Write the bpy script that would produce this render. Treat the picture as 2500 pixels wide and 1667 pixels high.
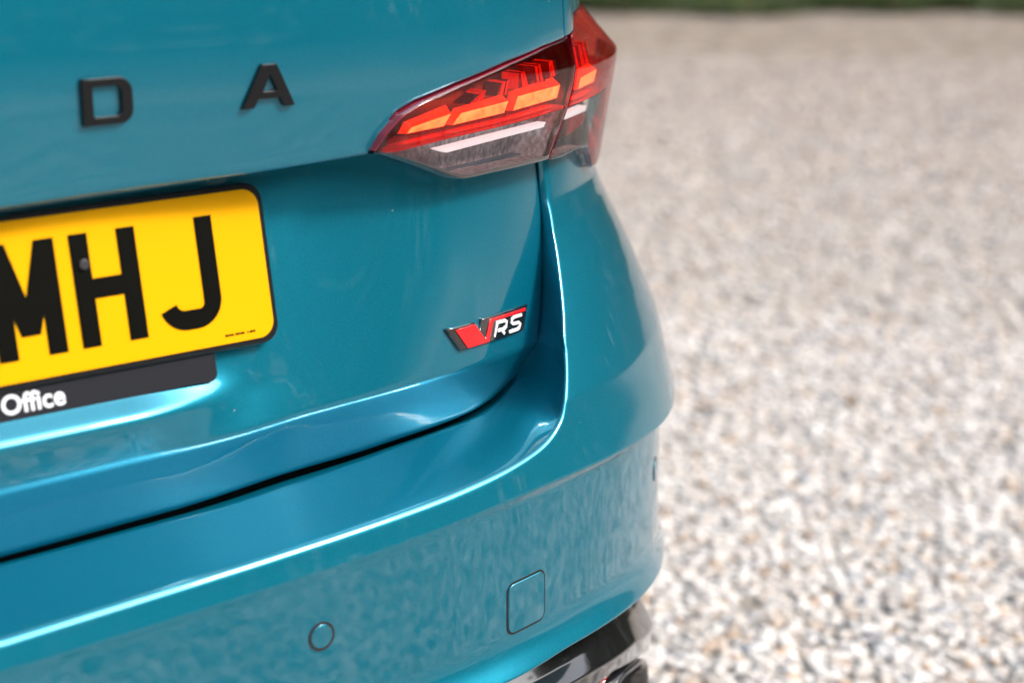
import bpy, math, random
import numpy as np
from mathutils import Vector, Matrix
R = math.radians
for o in list(bpy.data.objects): bpy.data.objects.remove(o)
sc = bpy.context.scene
col = sc.collection
rng = np.random.default_rng(7)
random.seed(7)
ZG = 0.78                      # height of the number plate's centre above the ground

# ------------------------------------------------------------------ camera
cam = bpy.data.cameras.new('camera'); co = bpy.data.objects.new('camera', cam); col.objects.link(co)
co.location = (-.4578, -1.2422, .3382 + ZG)
yaw, pit = R(37.29), R(-15.67)
fwd = Vector((math.sin(yaw)*math.cos(pit), math.cos(yaw)*math.cos(pit), math.sin(pit)))
co.rotation_euler = fwd.to_track_quat('-Z', 'Y').to_euler()
cam.sensor_width = 36; cam.lens = 70; cam.clip_start = .05; cam.clip_end = 500
cam.dof.use_dof = True; cam.dof.focus_distance = 1.585; cam.dof.aperture_fstop = 3.6; cam.dof.aperture_blades = 9
sc.camera = co
# ------------------------------------------------------------------ daylight
SUN_EL, SUN_AZ = R(43), R(139)          # azimuth clockwise from +y
w = bpy.data.worlds.new('World'); sc.world = w; w.use_nodes = True
nt = w.node_tree; nt.nodes.clear()
sky = nt.nodes.new('ShaderNodeTexSky'); sky.sky_type = 'NISHITA'; sky.sun_disc = False
sky.sun_elevation = SUN_EL; sky.sun_rotation = SUN_AZ; sky.dust_density = 4; sky.air_density = 1.2; sky.ozone_density = 2
bw = nt.nodes.new('ShaderNodeRGBToBW'); mx = nt.nodes.new('ShaderNodeMix'); mx.data_type = 'RGBA'; mx.inputs[0].default_value = .62
bg = nt.nodes.new('ShaderNodeBackground'); bg.inputs[1].default_value = .13
ow = nt.nodes.new('ShaderNodeOutputWorld')
nt.links.new(sky.outputs[0], bw.inputs[0]); nt.links.new(sky.outputs[0], mx.inputs[6]); nt.links.new(bw.outputs[0], mx.inputs[7])
nt.links.new(mx.outputs[2], bg.inputs[0]); nt.links.new(bg.outputs[0], ow.inputs[0])
sl = bpy.data.lights.new('sun', 'SUN'); so = bpy.data.objects.new('sun', sl); col.objects.link(so)
sl.energy = 1.5; sl.angle = R(10); sl.color = (1, .95, .88)
sdir = Vector((math.sin(SUN_AZ)*math.cos(SUN_EL), math.cos(SUN_AZ)*math.cos(SUN_EL), math.sin(SUN_EL)))
so.rotation_euler = sdir.to_track_quat('Z', 'Y').to_euler(); so.location = (0, -3, 9)
vs = sc.view_settings; vs.view_transform = 'Standard'; vs.look = 'None'; vs.exposure = 1.32; vs.gamma = 1; vs.use_curve_mapping = False
sc.cycles.max_bounces = 10; sc.cycles.transparent_max_bounces = 12; sc.cycles.sample_clamp_indirect = 6
try: sc.cycles.use_denoising = True
except Exception: pass

# ------------------------------------------------------------------ materials
def mat(name, base=(.5,.5,.5), rough=.5, metal=0, coat=0, coatr=.03, spec=.5, emit=None, es=0):
    m = bpy.data.materials.new(name); m.use_nodes = True
    b = m.node_tree.nodes['Principled BSDF']
    b.inputs['Base Color'].default_value = (*base, 1); b.inputs['Roughness'].default_value = rough
    b.inputs['Metallic'].default_value = metal; b.inputs['Coat Weight'].default_value = coat
    b.inputs['Coat Roughness'].default_value = coatr; b.inputs['Specular IOR Level'].default_value = spec
    if emit: b.inputs['Emission Color'].default_value = (*emit, 1); b.inputs['Emission Strength'].default_value = es
    return m
def nodes(m): return m.node_tree.nodes, m.node_tree.links, m.node_tree.nodes['Principled BSDF']
def ramp(N, stops):
    r = N.new('ShaderNodeValToRGB'); e = r.color_ramp.elements
    while len(e) < len(stops): e.new(.5)
    for k, (p, c) in zip(e, stops): k.position = p; k.color = (*c, 1)
    return r

M = {}
def make_paint():
    m = mat('metallic_teal_paint', (.0, .206, .308), .36, .68, 1, .012)
    N, L, b = nodes(m); b.inputs['Coat IOR'].default_value = 1.62
    tc = N.new('ShaderNodeTexCoord')
    v = N.new('ShaderNodeTexVoronoi'); v.inputs['Scale'].default_value = 2600
    L.new(tc.outputs['Object'], v.inputs['Vector'])
    hs = N.new('ShaderNodeHueSaturation'); hs.inputs['Color'].default_value = (.0, .206, .308, 1)
    mr = N.new('ShaderNodeMapRange'); mr.inputs[3].default_value = .8; mr.inputs[4].default_value = 1.2
    sp = N.new('ShaderNodeSeparateColor'); L.new(v.outputs['Color'], sp.inputs[0])
    L.new(sp.outputs[0], mr.inputs[0]); L.new(mr.outputs[0], hs.inputs['Value'])
    # dust specks lying on the lacquer
    v2 = N.new('ShaderNodeTexVoronoi'); v2.inputs['Scale'].default_value = 55; L.new(tc.outputs['Object'], v2.inputs['Vector'])
    lt = N.new('ShaderNodeMath'); lt.operation = 'LESS_THAN'; lt.inputs[1].default_value = .035
    L.new(v2.outputs['Distance'], lt.inputs[0])
    sp2 = N.new('ShaderNodeSeparateColor'); L.new(v2.outputs['Color'], sp2.inputs[0])
    g2 = N.new('ShaderNodeMath'); g2.operation = 'LESS_THAN'; g2.inputs[1].default_value = .16; L.new(sp2.outputs[1], g2.inputs[0])
    mu = N.new('ShaderNodeMath'); mu.operation = 'MULTIPLY'; L.new(lt.outputs[0], mu.inputs[0]); L.new(g2.outputs[0], mu.inputs[1])
    mc = N.new('ShaderNodeMix'); mc.data_type = 'RGBA'; L.new(mu.outputs[0], mc.inputs[0]); L.new(hs.outputs[0], mc.inputs[6]); mc.inputs[7].default_value = (.5,.52,.5,1)
    L.new(mc.outputs[2], b.inputs['Base Color'])
    # flake tilt
    bp = N.new('ShaderNodeBump'); bp.inputs['Strength'].default_value = .06; bp.inputs['Distance'].default_value = .0004
    L.new(sp.outputs[1], bp.inputs['Height']); L.new(bp.outputs[0], b.inputs['Normal'])
    # faint orange peel of the clear coat
    n = N.new('ShaderNodeTexNoise'); n.inputs['Scale'].default_value = 190; n.inputs['Detail'].default_value = 2; L.new(tc.outputs['Object'], n.inputs['Vector'])
    b2 = N.new('ShaderNodeBump'); b2.inputs['Strength'].default_value = .007; b2.inputs['Distance'].default_value = .002
    L.new(n.outputs[0], b2.inputs['Height']); L.new(b2.outputs[0], b.inputs['Coat Normal'])
    return m
M['paint'] = make_paint()
M['inner'] = mat('dark_inner_body', (.006,.008,.009), .6)
M['gloss_black'] = mat('gloss_black_trim', (.008,.008,.009), .12, 0, 1, .02); M['gloss_black'].node_tree.nodes['Principled BSDF'].inputs['Coat IOR'].default_value = 1.75
M['satin_black'] = mat('satin_black', (.006,.006,.007), .35, 0, 0, .1, .35)
M['black_plastic'] = mat('black_plastic', (.018,.018,.022), .45)
M['holder'] = mat('plate_holder_plastic', (.010,.011,.016), .42, 0, 0, .03, .35)
M['yellow'] = mat('reflective_yellow', (.80, .375, .0), .45, 0, 0, .08, .08)
M['ink'] = mat('plate_black', (.004,.004,.003), .3, 0, 0, .05, .12)
M['white'] = mat('white_print', (.80,.82,.86), .4)
M['badge_red'] = mat('badge_red', (.75,.008,.012), .25, 0, .6, .05)
M['badge_white'] = mat('badge_silver', (.72,.72,.74), .3, .1, .5)
M['rubber'] = mat('rubber', (.006,.006,.007), .85, spec=.1)
M['alloy'] = mat('dark_alloy', (.05,.05,.055), .3, .8)
M['glass_dark'] = mat('tinted_glass', (.006,.008,.009), .03, 0, 1, .0)
M['red_reflector'] = mat('red_reflector', (.35,.006,.006), .15, 0, 1, .02)
M['chrome'] = mat('bright_metal', (.55,.55,.56), .15, 1)
M['bar_hot'] = mat('lit_bar', (.8,.5,.3), .5, emit=(1,.42,.13), es=2.8)
M['bar_edge'] = mat('lit_bar_edge', (.6,.1,.03), .4, emit=(1,.10,.02), es=1.0)
M['facet_a'] = mat('red_crystal_lit', (.30,.01,.008), .12, 0, 1, .02, emit=(1,.05,.02), es=.32)
M['facet_b'] = mat('red_crystal_dark', (.06,.003,.003), .10, 0, 1, .02, emit=(1,.03,.01), es=.02)
M['housing_red'] = mat('lamp_housing_dark', (.008,.002,.002), .35, 0, .2, .1)
M['housing_grey'] = mat('lamp_housing_grey', (.42,.39,.39), .45, .35)
M['housing_glow'] = mat('red_lamp_inner', (.45,.02,.025), .35, 0, .5, .1, emit=(1,.05,.06), es=.10)
M['strip_white'] = mat('white_reflector_strip', (.85,.82,.82), .35, emit=(1,.93,.93), es=.32)  # faint glow added to brighten the white reflector
M['strip_red'] = mat('red_lamp_strip', (.5,.03,.04), .25, 0, 1, .02, emit=(1,.05,.06), es=.12)

def streaks(m, lo, hi, sx, sz):
    N,L,b = nodes(m); tc = N.new('ShaderNodeTexCoord'); mp = N.new('ShaderNodeMapping'); mp.inputs['Scale'].default_value = (sx,sx,sz); L.new(tc.outputs['Object'],mp.inputs[0])
    n = N.new('ShaderNodeTexNoise'); n.inputs['Scale'].default_value = 1; n.inputs['Detail'].default_value = 5; L.new(mp.outputs[0],n.inputs['Vector'])
    r = ramp(N,[(.35,lo),(.65,hi)]); L.new(n.outputs[0],r.inputs[0]); L.new(r.outputs[0],b.inputs['Base Color'])
    bp = N.new('ShaderNodeBump'); bp.inputs['Strength'].default_value = .5; bp.inputs['Distance'].default_value = .002; L.new(n.outputs[0],bp.inputs['Height']); L.new(bp.outputs[0],b.inputs['Normal'])
streaks(M['housing_grey'],(.28,.29,.30),(.68,.68,.70),260,150)  # fluting, with the gravel's mottled reflection painted into the housing colour
def hot_spots(m):
    N,L,b = nodes(m); tc = N.new('ShaderNodeTexCoord'); n = N.new('ShaderNodeTexNoise'); n.inputs['Scale'].default_value = 130; n.inputs['Detail'].default_value = 2; L.new(tc.outputs['Object'],n.inputs['Vector'])
    mr = N.new('ShaderNodeMapRange'); mr.inputs[1].default_value=.3; mr.inputs[2].default_value=.7; mr.inputs[3].default_value = b.inputs['Emission Strength'].default_value*.62; mr.inputs[4].default_value = b.inputs['Emission Strength'].default_value*1.4
    L.new(n.outputs[0],mr.inputs[0]); L.new(mr.outputs[0],b.inputs['Emission Strength'])
for k_ in ('bar_hot','bar_edge','facet_a'): hot_spots(M[k_])
def lens(name, tint, r=.015):
    m = bpy.data.materials.new(name); m.use_nodes = True
    N, L = m.node_tree.nodes, m.node_tree.links; N.clear()
    o = N.new('ShaderNodeOutputMaterial'); t = N.new('ShaderNodeBsdfTransparent'); t.inputs[0].default_value = (*tint, 1)
    g = N.new('ShaderNodeBsdfGlossy'); g.inputs['Roughness'].default_value = r
    f = N.new('ShaderNodeFresnel'); f.inputs[0].default_value = 1.6
    x = N.new('ShaderNodeMixShader'); L.new(f.outputs[0], x.inputs[0]); L.new(t.outputs[0], x.inputs[1]); L.new(g.outputs[0], x.inputs[2])
    L.new(x.outputs[0], o.inputs[0]); return m
def red_lens(nm='red_lens', dif=.015):
    m = lens(nm, (.90, .14, .11)); N,L = m.node_tree.nodes,m.node_tree.links; o = [n for n in N if n.type=='OUTPUT_MATERIAL'][0]; x = [n for n in N if n.type=='MIX_SHADER'][0]
    d = N.new('ShaderNodeBsdfDiffuse'); d.inputs[0].default_value = (.62,.012,.02,1); y = N.new('ShaderNodeMixShader'); y.inputs[0].default_value = dif
    L.new(x.outputs[0],y.inputs[1]); L.new(d.outputs[0],y.inputs[2]); L.new(y.outputs[0],o.inputs[0]); return m
M['lens_red'] = red_lens(); M['lens_red_corner'] = red_lens('red_lens_corner',.06); M['lens_clear'] = lens('clear_lens', (.90, .90, .91))
M['lens_rim'] = mat('lens_edge_red', (.20,.003,.014), .18, 0, 1, .02)
M['lens_rim_clear'] = mat('lens_edge_clear', (.06,.05,.05), .25, 0, 1, .05)

# ------------------------------------------------------------------ object helpers
def link(name, mesh, parent=None, m=None):
    o = bpy.data.objects.new(name, mesh); col.objects.link(o)
    if parent: o.parent = parent
    if m is not None and not mesh.materials:
        for k in (m if isinstance(m, (list, tuple)) else [m]): mesh.materials.append(k)
    return o
def empty(name, loc=(0,0,0), label=None, cat=None, group=None):
    o = bpy.data.objects.new(name, None); col.objects.link(o); o.location = loc; o.empty_display_size = .1
    tag(o, label, cat, group); return o
def tag(o, label=None, cat=None, group=None, kind=None):
    if label: o['label'] = label
    if cat: o['category'] = cat
    if group: o['group'] = group
    if kind: o['kind'] = kind
    return o
def mesh_np(name, V, F, smooth=True, mi=None):
    me = bpy.data.meshes.new(name); me.from_pydata([tuple(v) for v in V], [], [tuple(f) for f in F])
    if smooth: me.polygons.foreach_set('use_smooth', [True]*len(me.polygons))
    if mi is not None: me.polygons.foreach_set('material_index', mi)
    me.update(); return me
def grid_faces(n, m, off=0, flip=False):
    i, j = np.meshgrid(np.arange(n-1), np.arange(m-1), indexing='ij'); a = (i*m+j).ravel()+off
    q = np.stack([a, a+m, a+m+1, a+1], 1)
    return q[:, ::-1] if flip else q
def weld(me, dist=1e-5):
    import bmesh
    bm = bmesh.new(); bm.from_mesh(me); bmesh.ops.remove_doubles(bm, verts=bm.verts, dist=dist)
    bmesh.ops.dissolve_degenerate(bm, edges=bm.edges, dist=1e-6)
    bm.to_mesh(me); bm.free(); me.polygons.foreach_set('use_smooth', [True]*len(me.polygons)); me.update(); return me
def mirrored(G):                        # G (n,m,3), row 0 on the centre line -> whole width
    H = G[::-1].copy(); H[..., 0] *= -1
    return np.concatenate([H[:-1], G], 0)
def grid_obj(name, G, m, parent=None, mirror=False, flip=False, wd=True):
    if mirror: G = mirrored(G)
    n, k = G.shape[:2]
    me = mesh_np(name, G.reshape(-1, 3), grid_faces(n, k, 0, flip))
    if wd: weld(me)
    return link(name, me, parent, m)

# ------------------------------------------------------------------ the car's surface: every panel is an inset d of one plan curve
def _plan():
    x = np.linspace(0,.74,400); y = -.1+.185*(x/.74)**4.44
    th0 = np.arctan2(1.11,1); th = np.linspace(th0,np.pi/2,200)[1:]; r = .642
    xa = .74+r*(np.sin(th)-np.sin(th0)); ya = .085+r*(np.cos(th0)-np.cos(th))
    yb = np.linspace(ya[-1],3.9,200)[1:]; xb = np.full_like(yb,xa[-1])
    X = np.r_[x,xa,xb]; Y = np.r_[y,ya,yb]
    s = np.r_[0,np.cumsum(np.hypot(np.diff(X),np.diff(Y)))]
    tx = np.gradient(X,s); ty = np.gradient(Y,s); n = np.hypot(tx,ty)
    return s,X,Y,-ty/n,tx/n
PS,PX,PY,NX,NY = _plan()
def P(s,z,d):
    s = np.asarray(s,float); a = np.abs(s); sg = np.where(s<0,-1.,1.)
    x = np.interp(a,PS,PX)+d*np.interp(a,PS,NX); y = np.interp(a,PS,PY)+d*np.interp(a,PS,NY)
    return np.stack(np.broadcast_arrays(sg*x,y,np.asarray(z,float)+ZG),-1)
def sm(a,b,x):
    t = np.clip((np.asarray(x,float)-a)/(b-a),0,1); return t*t*(3-2*t)
side = lambda s: 1-.75*sm(.88,1.35,s)
def smi(xs, ys, sig):
    """a table turned into a smooth curve (Gaussian-filtered)"""
    g = np.linspace(-.3,1.7,4001); y = np.interp(np.abs(g),xs,ys); k = np.arange(-int(4*sig/.0005),int(4*sig/.0005)+1)*.0005
    kw = np.exp(-.5*(k/sig)**2); kw /= kw.sum(); n = len(k)//2
    yy = np.convolve(np.pad(y,n,mode='edge'),kw,mode='valid'); return lambda s: np.interp(np.abs(s),g,yy)
_zB = [-.215,-.2,-.19,-.18,-.16,-.14,-.12,-.1,-.08,-.06,-.04,-.02,0,.03,.1]
_dB = [-.0050,-.0012,.0012,.0036,.0086,.0136,.0218,.0302,.0390,.0486,.0586,.068,.0755,.080,.09]
dB = lambda s,z: (np.interp(z,_zB,_dB)-.003*sm(-.14,-.21,z)*sm(.45,.58,s)*(1-sm(.68,.80,s)))*side(s)
def dT(s,z):
    b = sm(.27,.45,s); return (1-b)*(.106+.2*z)+b*(.083+.11*z)
zL3 = smi([0,.19,.25,.39,.434,.48,.56],[-.1245,-.1215,-.1205,-.1129,-.1108,-.1105,-.1105],.035)
def dT2(s,z):
    z3 = zL3(s); base = dT(s,np.maximum(z,z3)); lf = 1-sm(.18,.3,s)
    return base-.006*lf*sm(-.06,-.12,z)+(.62-.20*sm(.38,.52,s))*np.maximum(z3-z,0)
dU = lambda s,z: .086-.030*sm(.1,.5,s)+.25*np.maximum(z-.09,0)**2
dQ = lambda s,z: dU(s,z)+.033*sm(.57,.73,s)*sm(.11,.142,z)*(1-.6*sm(.95,1.6,s))
dLamp = lambda s,z: (.0555+.16*np.maximum(0,.10-z)+.3*np.maximum(0,z-.118)*sm(.45,.62,s))*side(s)

def resample(pts, n):
    d = np.r_[0,np.cumsum(np.linalg.norm(np.diff(pts,axis=0),axis=1))]
    if d[-1] < 1e-9: return np.repeat(pts[:1],n,0)
    t = np.linspace(0,d[-1],n); return np.stack([np.interp(t,d,pts[:,k]) for k in range(3)],1)
def trim(pts, a, b):
    d = np.r_[0,np.cumsum(np.linalg.norm(np.diff(pts,axis=0),axis=1))]; Lg = d[-1]
    a = min(a,.45*Lg); b = min(b,.45*Lg)
    t = np.r_[a, d[(d>a+1e-9)&(d<Lg-b-1e-9)], Lg-b]; return np.stack([np.interp(t,d,pts[:,k]) for k in range(3)],1)
def profile(segs, ns, radii, m=9):
    """segs: list of (k,3) polylines meeting end to end; fillet radius at each joint"""
    out = []
    T = [trim(sg, radii[i-1] if i else 0, radii[i] if i<len(segs)-1 else 0) for i,sg in enumerate(segs)]
    for i,sg in enumerate(T):
        out.append(resample(sg, ns[i]))
        if i < len(T)-1:
            A,B,C = sg[-1],T[i+1][0],segs[i][-1]
            t = np.linspace(0,1,m+2)[1:-1,None]; out.append((1-t)**2*A+2*t*(1-t)*C+t*t*B)
    return np.concatenate(out)
def smooth_table(tab, k):
    """Catmull-Rom refinement of a table of control rows"""
    T = np.asarray(tab,float); n = len(T); E_ = np.vstack([2*T[0]-T[1],T,2*T[-1]-T[-2]]); o = []
    for i in range(n-1):
        p0,p1,p2,p3 = E_[i:i+4]
        for t in np.arange(k)/k: o.append(.5*((2*p1)+(-p0+p2)*t+(2*p0-5*p1+4*p2-p3)*t*t+(-p0+3*p1-3*p2+p3)*t**3))
    o.append(T[-1]); return np.array(o)

car = empty('car', (0,0,0), 'metallic teal car parked on pale gravel, seen at its rear right corner', 'car')

# ---- bumper
L5 = [(0,-.1890),(.085,-.1872),(.160,-.1848),(.255,-.1826),(.352,-.1762),(.415,-.1690),(.454,-.1655),(.4990,-.1603),(.5285,-.1463),(.5430,-.137),(.5525,-.1211),(.5560,-.1104),(.5649,-.0934),(.5729,-.0727),(.5783,-.057),(.5875,-.0126),(.5898,.0107),(.5904,.0480)]
L6 = [(0,-.1944),(.0634,-.1918),(.1324,-.1892),(.2068,-.1863),(.2869,-.1828),(.3541,-.1794),(.3916,-.1770),(.4304,-.1735),(.4700,-.1665),(.4949,-.1541),(.5072,-.1406),(.5202,-.1210),(.5289,-.1063),(.5346,-.0974),(.5551,-.065),(.5790,-.0323),(.5985,.0052),(.6000,.0480)]
BB = [(0,0),(.063,0),(.132,0),(.206,0),(.286,0),(.355,0),(.40,0),(.455,0),(.53,0),(.62,0),(.70,0),(.82,0),(.92,0),(1.0,0),(1.2,0),(1.2,.4),(1.2,.75),(1.2,1)]
zL7 = smi([0,.11,.28,.36,.42,.51,.61,.68,.73,.80,1.2],[-.2133,-.2098,-.2036,-.1996,-.1960,-.1945,-.1977,-.2025,-.205,-.208,-.208],.025)
zFl = smi([0,.56,.66,.74,1.2],[-.322,-.322,-.332,-.344,-.344],.03)
zL8 = smi([0,.452,.4927,.5597,.6267,.6884,.77,1.2],[-.344,-.3435,-.342,-.344,-.350,-.357,-.369,-.369],.02)
dL8 = lambda s: -.012+.006*sm(.40,.5,s)+.009*sm(.5,.8,s)
def dLow(s,z):                               # lower bumper face with the lip kicking out at its foot
    d1 = dB(s,zL7(s))+(.0004+.0125*sm(.35,.7,s))*side(s); t = (zFl(s)-z)/(zFl(s)-zL8(s))
    return d1+(dL8(s)-d1)*np.where(t>.45,t,np.clip(t+.45,0,9)**2/1.8)
tab = smooth_table(np.hstack([L5,L6,BB]), 14)
for c_ in (1,3):                              # iron out the small waves of the two shelf lines
    kk_ = np.exp(-.5*(np.arange(-15,16)/5.)**2); kk_ /= kk_.sum(); tab[:,c_] = np.convolve(np.pad(tab[:,c_],15,mode='reflect',reflect_type='odd'),kk_,mode='valid')
K7 = 14*14                                  # stations whose far end lies on the lower crease
stations = []; lower = []
for i,(s5,z5,s6,z6,sb,tb) in enumerate(tab):
    sb = min(sb,1.2); zb = zL7(sb) if i<=K7 else zL7(1.2)+(.048-zL7(1.2))*np.clip(tb,0,1)
    vt = float(sm(140,160,i)); d5 = dT2(s5,z5)-.004*(1-vt)+.0005*vt; s5 = s5+.0055*vt; d6 = dB(s6,z6)
    t = np.linspace(0,1,8)
    inner = np.stack([P(s5+.009*vt,z5-.012*(1-vt),d5+.03), P(s5+.0012*vt,z5-.001*(1-vt),d5+.002), P(s5,z5,d5)])
    bow = -.0015*np.sin(np.pi*t)
    shelf = P(s5+(s6-s5)*t, z5+(z6-z5)*t, d5+(d6-d5)*t+bow)
    t = np.linspace(0,1,50)
    ss = s6+(sb-s6)*t; zz = z6+(zb-z6)*t
    face = P(ss,zz,dB(ss,zz))
    stations.append(profile([inner,shelf,face],[3,9,46],[.0025,.0056]))
    if i<=K7:
        lower.append(sb)
G = np.array(stations)
G[0,:,0] = 0
bumper = grid_obj('bumper', G, M['paint'], car, mirror=True)
# lower half, stations shared with the upper half along the crease
low = []
for i,sb in enumerate(lower):
    zb = zL7(sb); z8, d8 = zL8(sb), dL8(sb)
    zl = np.linspace(zb-.007,z8,40); fc_ = P(sb,zl,dLow(sb,zl))
    a = P(sb,zb,dB(sb,zb)); b_ = P(sb,zb-.002,dB(sb,zb)+.0); h = P(sb,z8-.004,d8+.05)
    low.append(profile([np.stack([a,b_]),np.stack([b_,fc_[0]]),fc_,np.stack([fc_[-1],h])],[3,3,36,5],[.001,.003,.003]))
Lw = np.array(low); Lw[0,:,0] = 0
me2 = None
def join_grids(name, Gs, m, parent):
    V=[];F=[];off=0
    for Gx in Gs:
        Gm = mirrored(Gx); n,k = Gm.shape[:2]; V.append(Gm.reshape(-1,3)); F.append(grid_faces(n,k,off)); off += n*k
    me = mesh_np(name,np.concatenate(V),np.concatenate(F)); weld(me,2e-5); return link(name,me,parent,m)
bpy.data.objects.remove(bumper)
bumper = join_grids('bumper',[G,Lw],M['paint'],car)

# ---- things set into a surface: a point (u,v) in metres about (s0,z0) on surface dfun, raised by w
def on_surf(u,v,wd,dfun): return P(u,v,dfun(u,v)-wd)
def poly_obj(name, loops, dfun, raise_, m, parent, bevel=.0, depth=.002, base=(0,0), res=4, grid=0):
    """filled outline(s) in (s,z), extruded and wrapped on to a panel"""
    cu = bpy.data.curves.new(name,'CURVE'); cu.dimensions='2D'; cu.fill_mode='BOTH'
    for lp in loops:
        sp = cu.splines.new('POLY'); sp.points.add(len(lp)-1); sp.use_cyclic_u = True
        for q,(a,b_) in zip(sp.points,lp): q.co = ((a+base[0])*100,(b_+base[1])*100,0,1)
    cu.extrude = depth*50; cu.bevel_depth = bevel*100; cu.bevel_resolution = 1; cu.offset = -bevel*100
    ob = bpy.data.objects.new('tmp',cu); col.objects.link(ob); dg = bpy.context.evaluated_depsgraph_get()
    me = bpy.data.meshes.new_from_object(ob.evaluated_get(dg)); bpy.data.objects.remove(ob)
    import bmesh
    bm = bmesh.new(); bm.from_mesh(me); bmesh.ops.remove_doubles(bm,verts=bm.verts,dist=1e-5)
    if grid:
        for ax in (0,1):
            lo = min(v.co[ax] for v in bm.verts); hi = max(v.co[ax] for v in bm.verts); k = lo+grid*100
            while k < hi:
                pc = [0,0,0]; pc[ax] = k; pn = [0,0,0]; pn[ax] = 1
                bmesh.ops.bisect_plane(bm,geom=bm.verts[:]+bm.edges[:]+bm.faces[:],plane_co=pc,plane_no=pn); k += grid*100
    bm.to_mesh(me); bm.free()
    co_ = np.empty(len(me.vertices)*3); me.vertices.foreach_get('co',co_); co_ = co_.reshape(-1,3)/100
    W_ = on_surf(co_[:,0],co_[:,1],co_[:,2]+raise_,dfun)
    me.vertices.foreach_set('co',W_.ravel()); me.update(); me.materials.clear()
    return link(name,me,parent,m)
def stroke(pts, wd):
    p = np.array(pts,float); n = len(p); Lf=[];Rt=[]
    for i in range(n):
        a = p[min(i+1,n-1)]-p[i] if i<n-1 else p[i]-p[i-1]; b_ = p[i]-p[i-1] if i>0 else a
        a = a/np.linalg.norm(a); b_ = b_/np.linalg.norm(b_); t = a+b_; t /= np.linalg.norm(t); nn = np.array([-t[1],t[0]]); k = wd/2/max(.5,np.dot(nn,[-a[1],a[0]]))
        Lf.append(p[i]+nn*k); Rt.append(p[i]-nn*k)
    return Lf+Rt[::-1]
def rrect(x0,x1,z0,z1,r,n=6):
    o=[]
    for cx,cz,a0 in ((x1-r,z1-r,0),(x0+r,z1-r,90),(x0+r,z0+r,180),(x1-r,z0+r,270)):
        for k in range(n+1):
            a = R(a0+90*k/n); o.append((cx+r*math.cos(a),cz+r*math.sin(a)))
    return o
def circ(cx,cz,r,n=40): return [(cx+r*math.cos(2*math.pi*k/n),cz+r*math.sin(2*math.pi*k/n)) for k in range(n)]
# parking sensors
for cs,cz in ((.238,-.2560),(.7155,-.2610),(-.238,-.2560),(-.7155,-.2610)):
    ring = poly_obj('sensor_ring',[circ(cs,cz,.0112),circ(cs,cz,.0092)],dLow,.0001,M['black_plastic'],bumper,0,.0010,grid=.01)
    sn = poly_obj('parking_sensor',[circ(cs,cz,.0091)],dLow,.0000,M['paint'],bumper,.0006,.0008,grid=.01)
# tow eye cover: its groove and the lid
fl = lambda g: [(a,b) for a,b in rrect(.4205-g,.4675+g,-.3115-g,-.2680+g,.0075+g)]
poly_obj('tow_cover_groove',[fl(.0006),fl(-.0012)],dLow,.0000,M['inner'],bumper,0,.0008,grid=.012)
poly_obj('tow_cover',[fl(-.0011)],dLow,.0000,M['paint'],bumper,.0008,.0008,grid=.006)

# ---- tailgate
L4s = [0,.0413,.1802,.3624,.4232,.5058,.5346,.5485,.5545,.5595]; L4z = [-.1866,-.1860,-.1816,-.1728,-.1662,-.1578,-.1436,-.1361,-.1240,-.1122]
Send = lambda z: np.interp(z,[-.111,-.0946,-.0698,-.0375,-.0026,.0343,.06,.1,.135,.143,.17,.42],[.5585,.5671,.5763,.5861,.5905,.5890,.588,.589,.584,.5775,.5765,.565])
zLT = lambda s: np.interp(s,[0,.0475,.109,.229,.330,.3397,.3491,.3652,.383,.4271,.4853,.5458,.60],[.067,.0671,.0685,.0707,.0752,.0786,.0906,.1036,.1102,.1196,.1296,.1369,.1406])
zLB = lambda s: np.interp(s,[0,.0475,.109,.229,.330,.3397,.3566,.3939,.4398,.4577,.4969,.60],[.067,.0671,.0685,.0707,.0752,.0776,.0744,.0628,.0479,.0446,.0448,.0434])
zL4 = smi(L4s,L4z,.022)
ridge = lambda s: .018*(1-sm(.13,.245,s))
cols = []
SG = np.r_[np.linspace(0,.325,90,endpoint=False),np.linspace(.325,.36,24,endpoint=False),np.linspace(.36,.50,50,endpoint=False),np.linspace(.50,.5595,40)]
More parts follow.
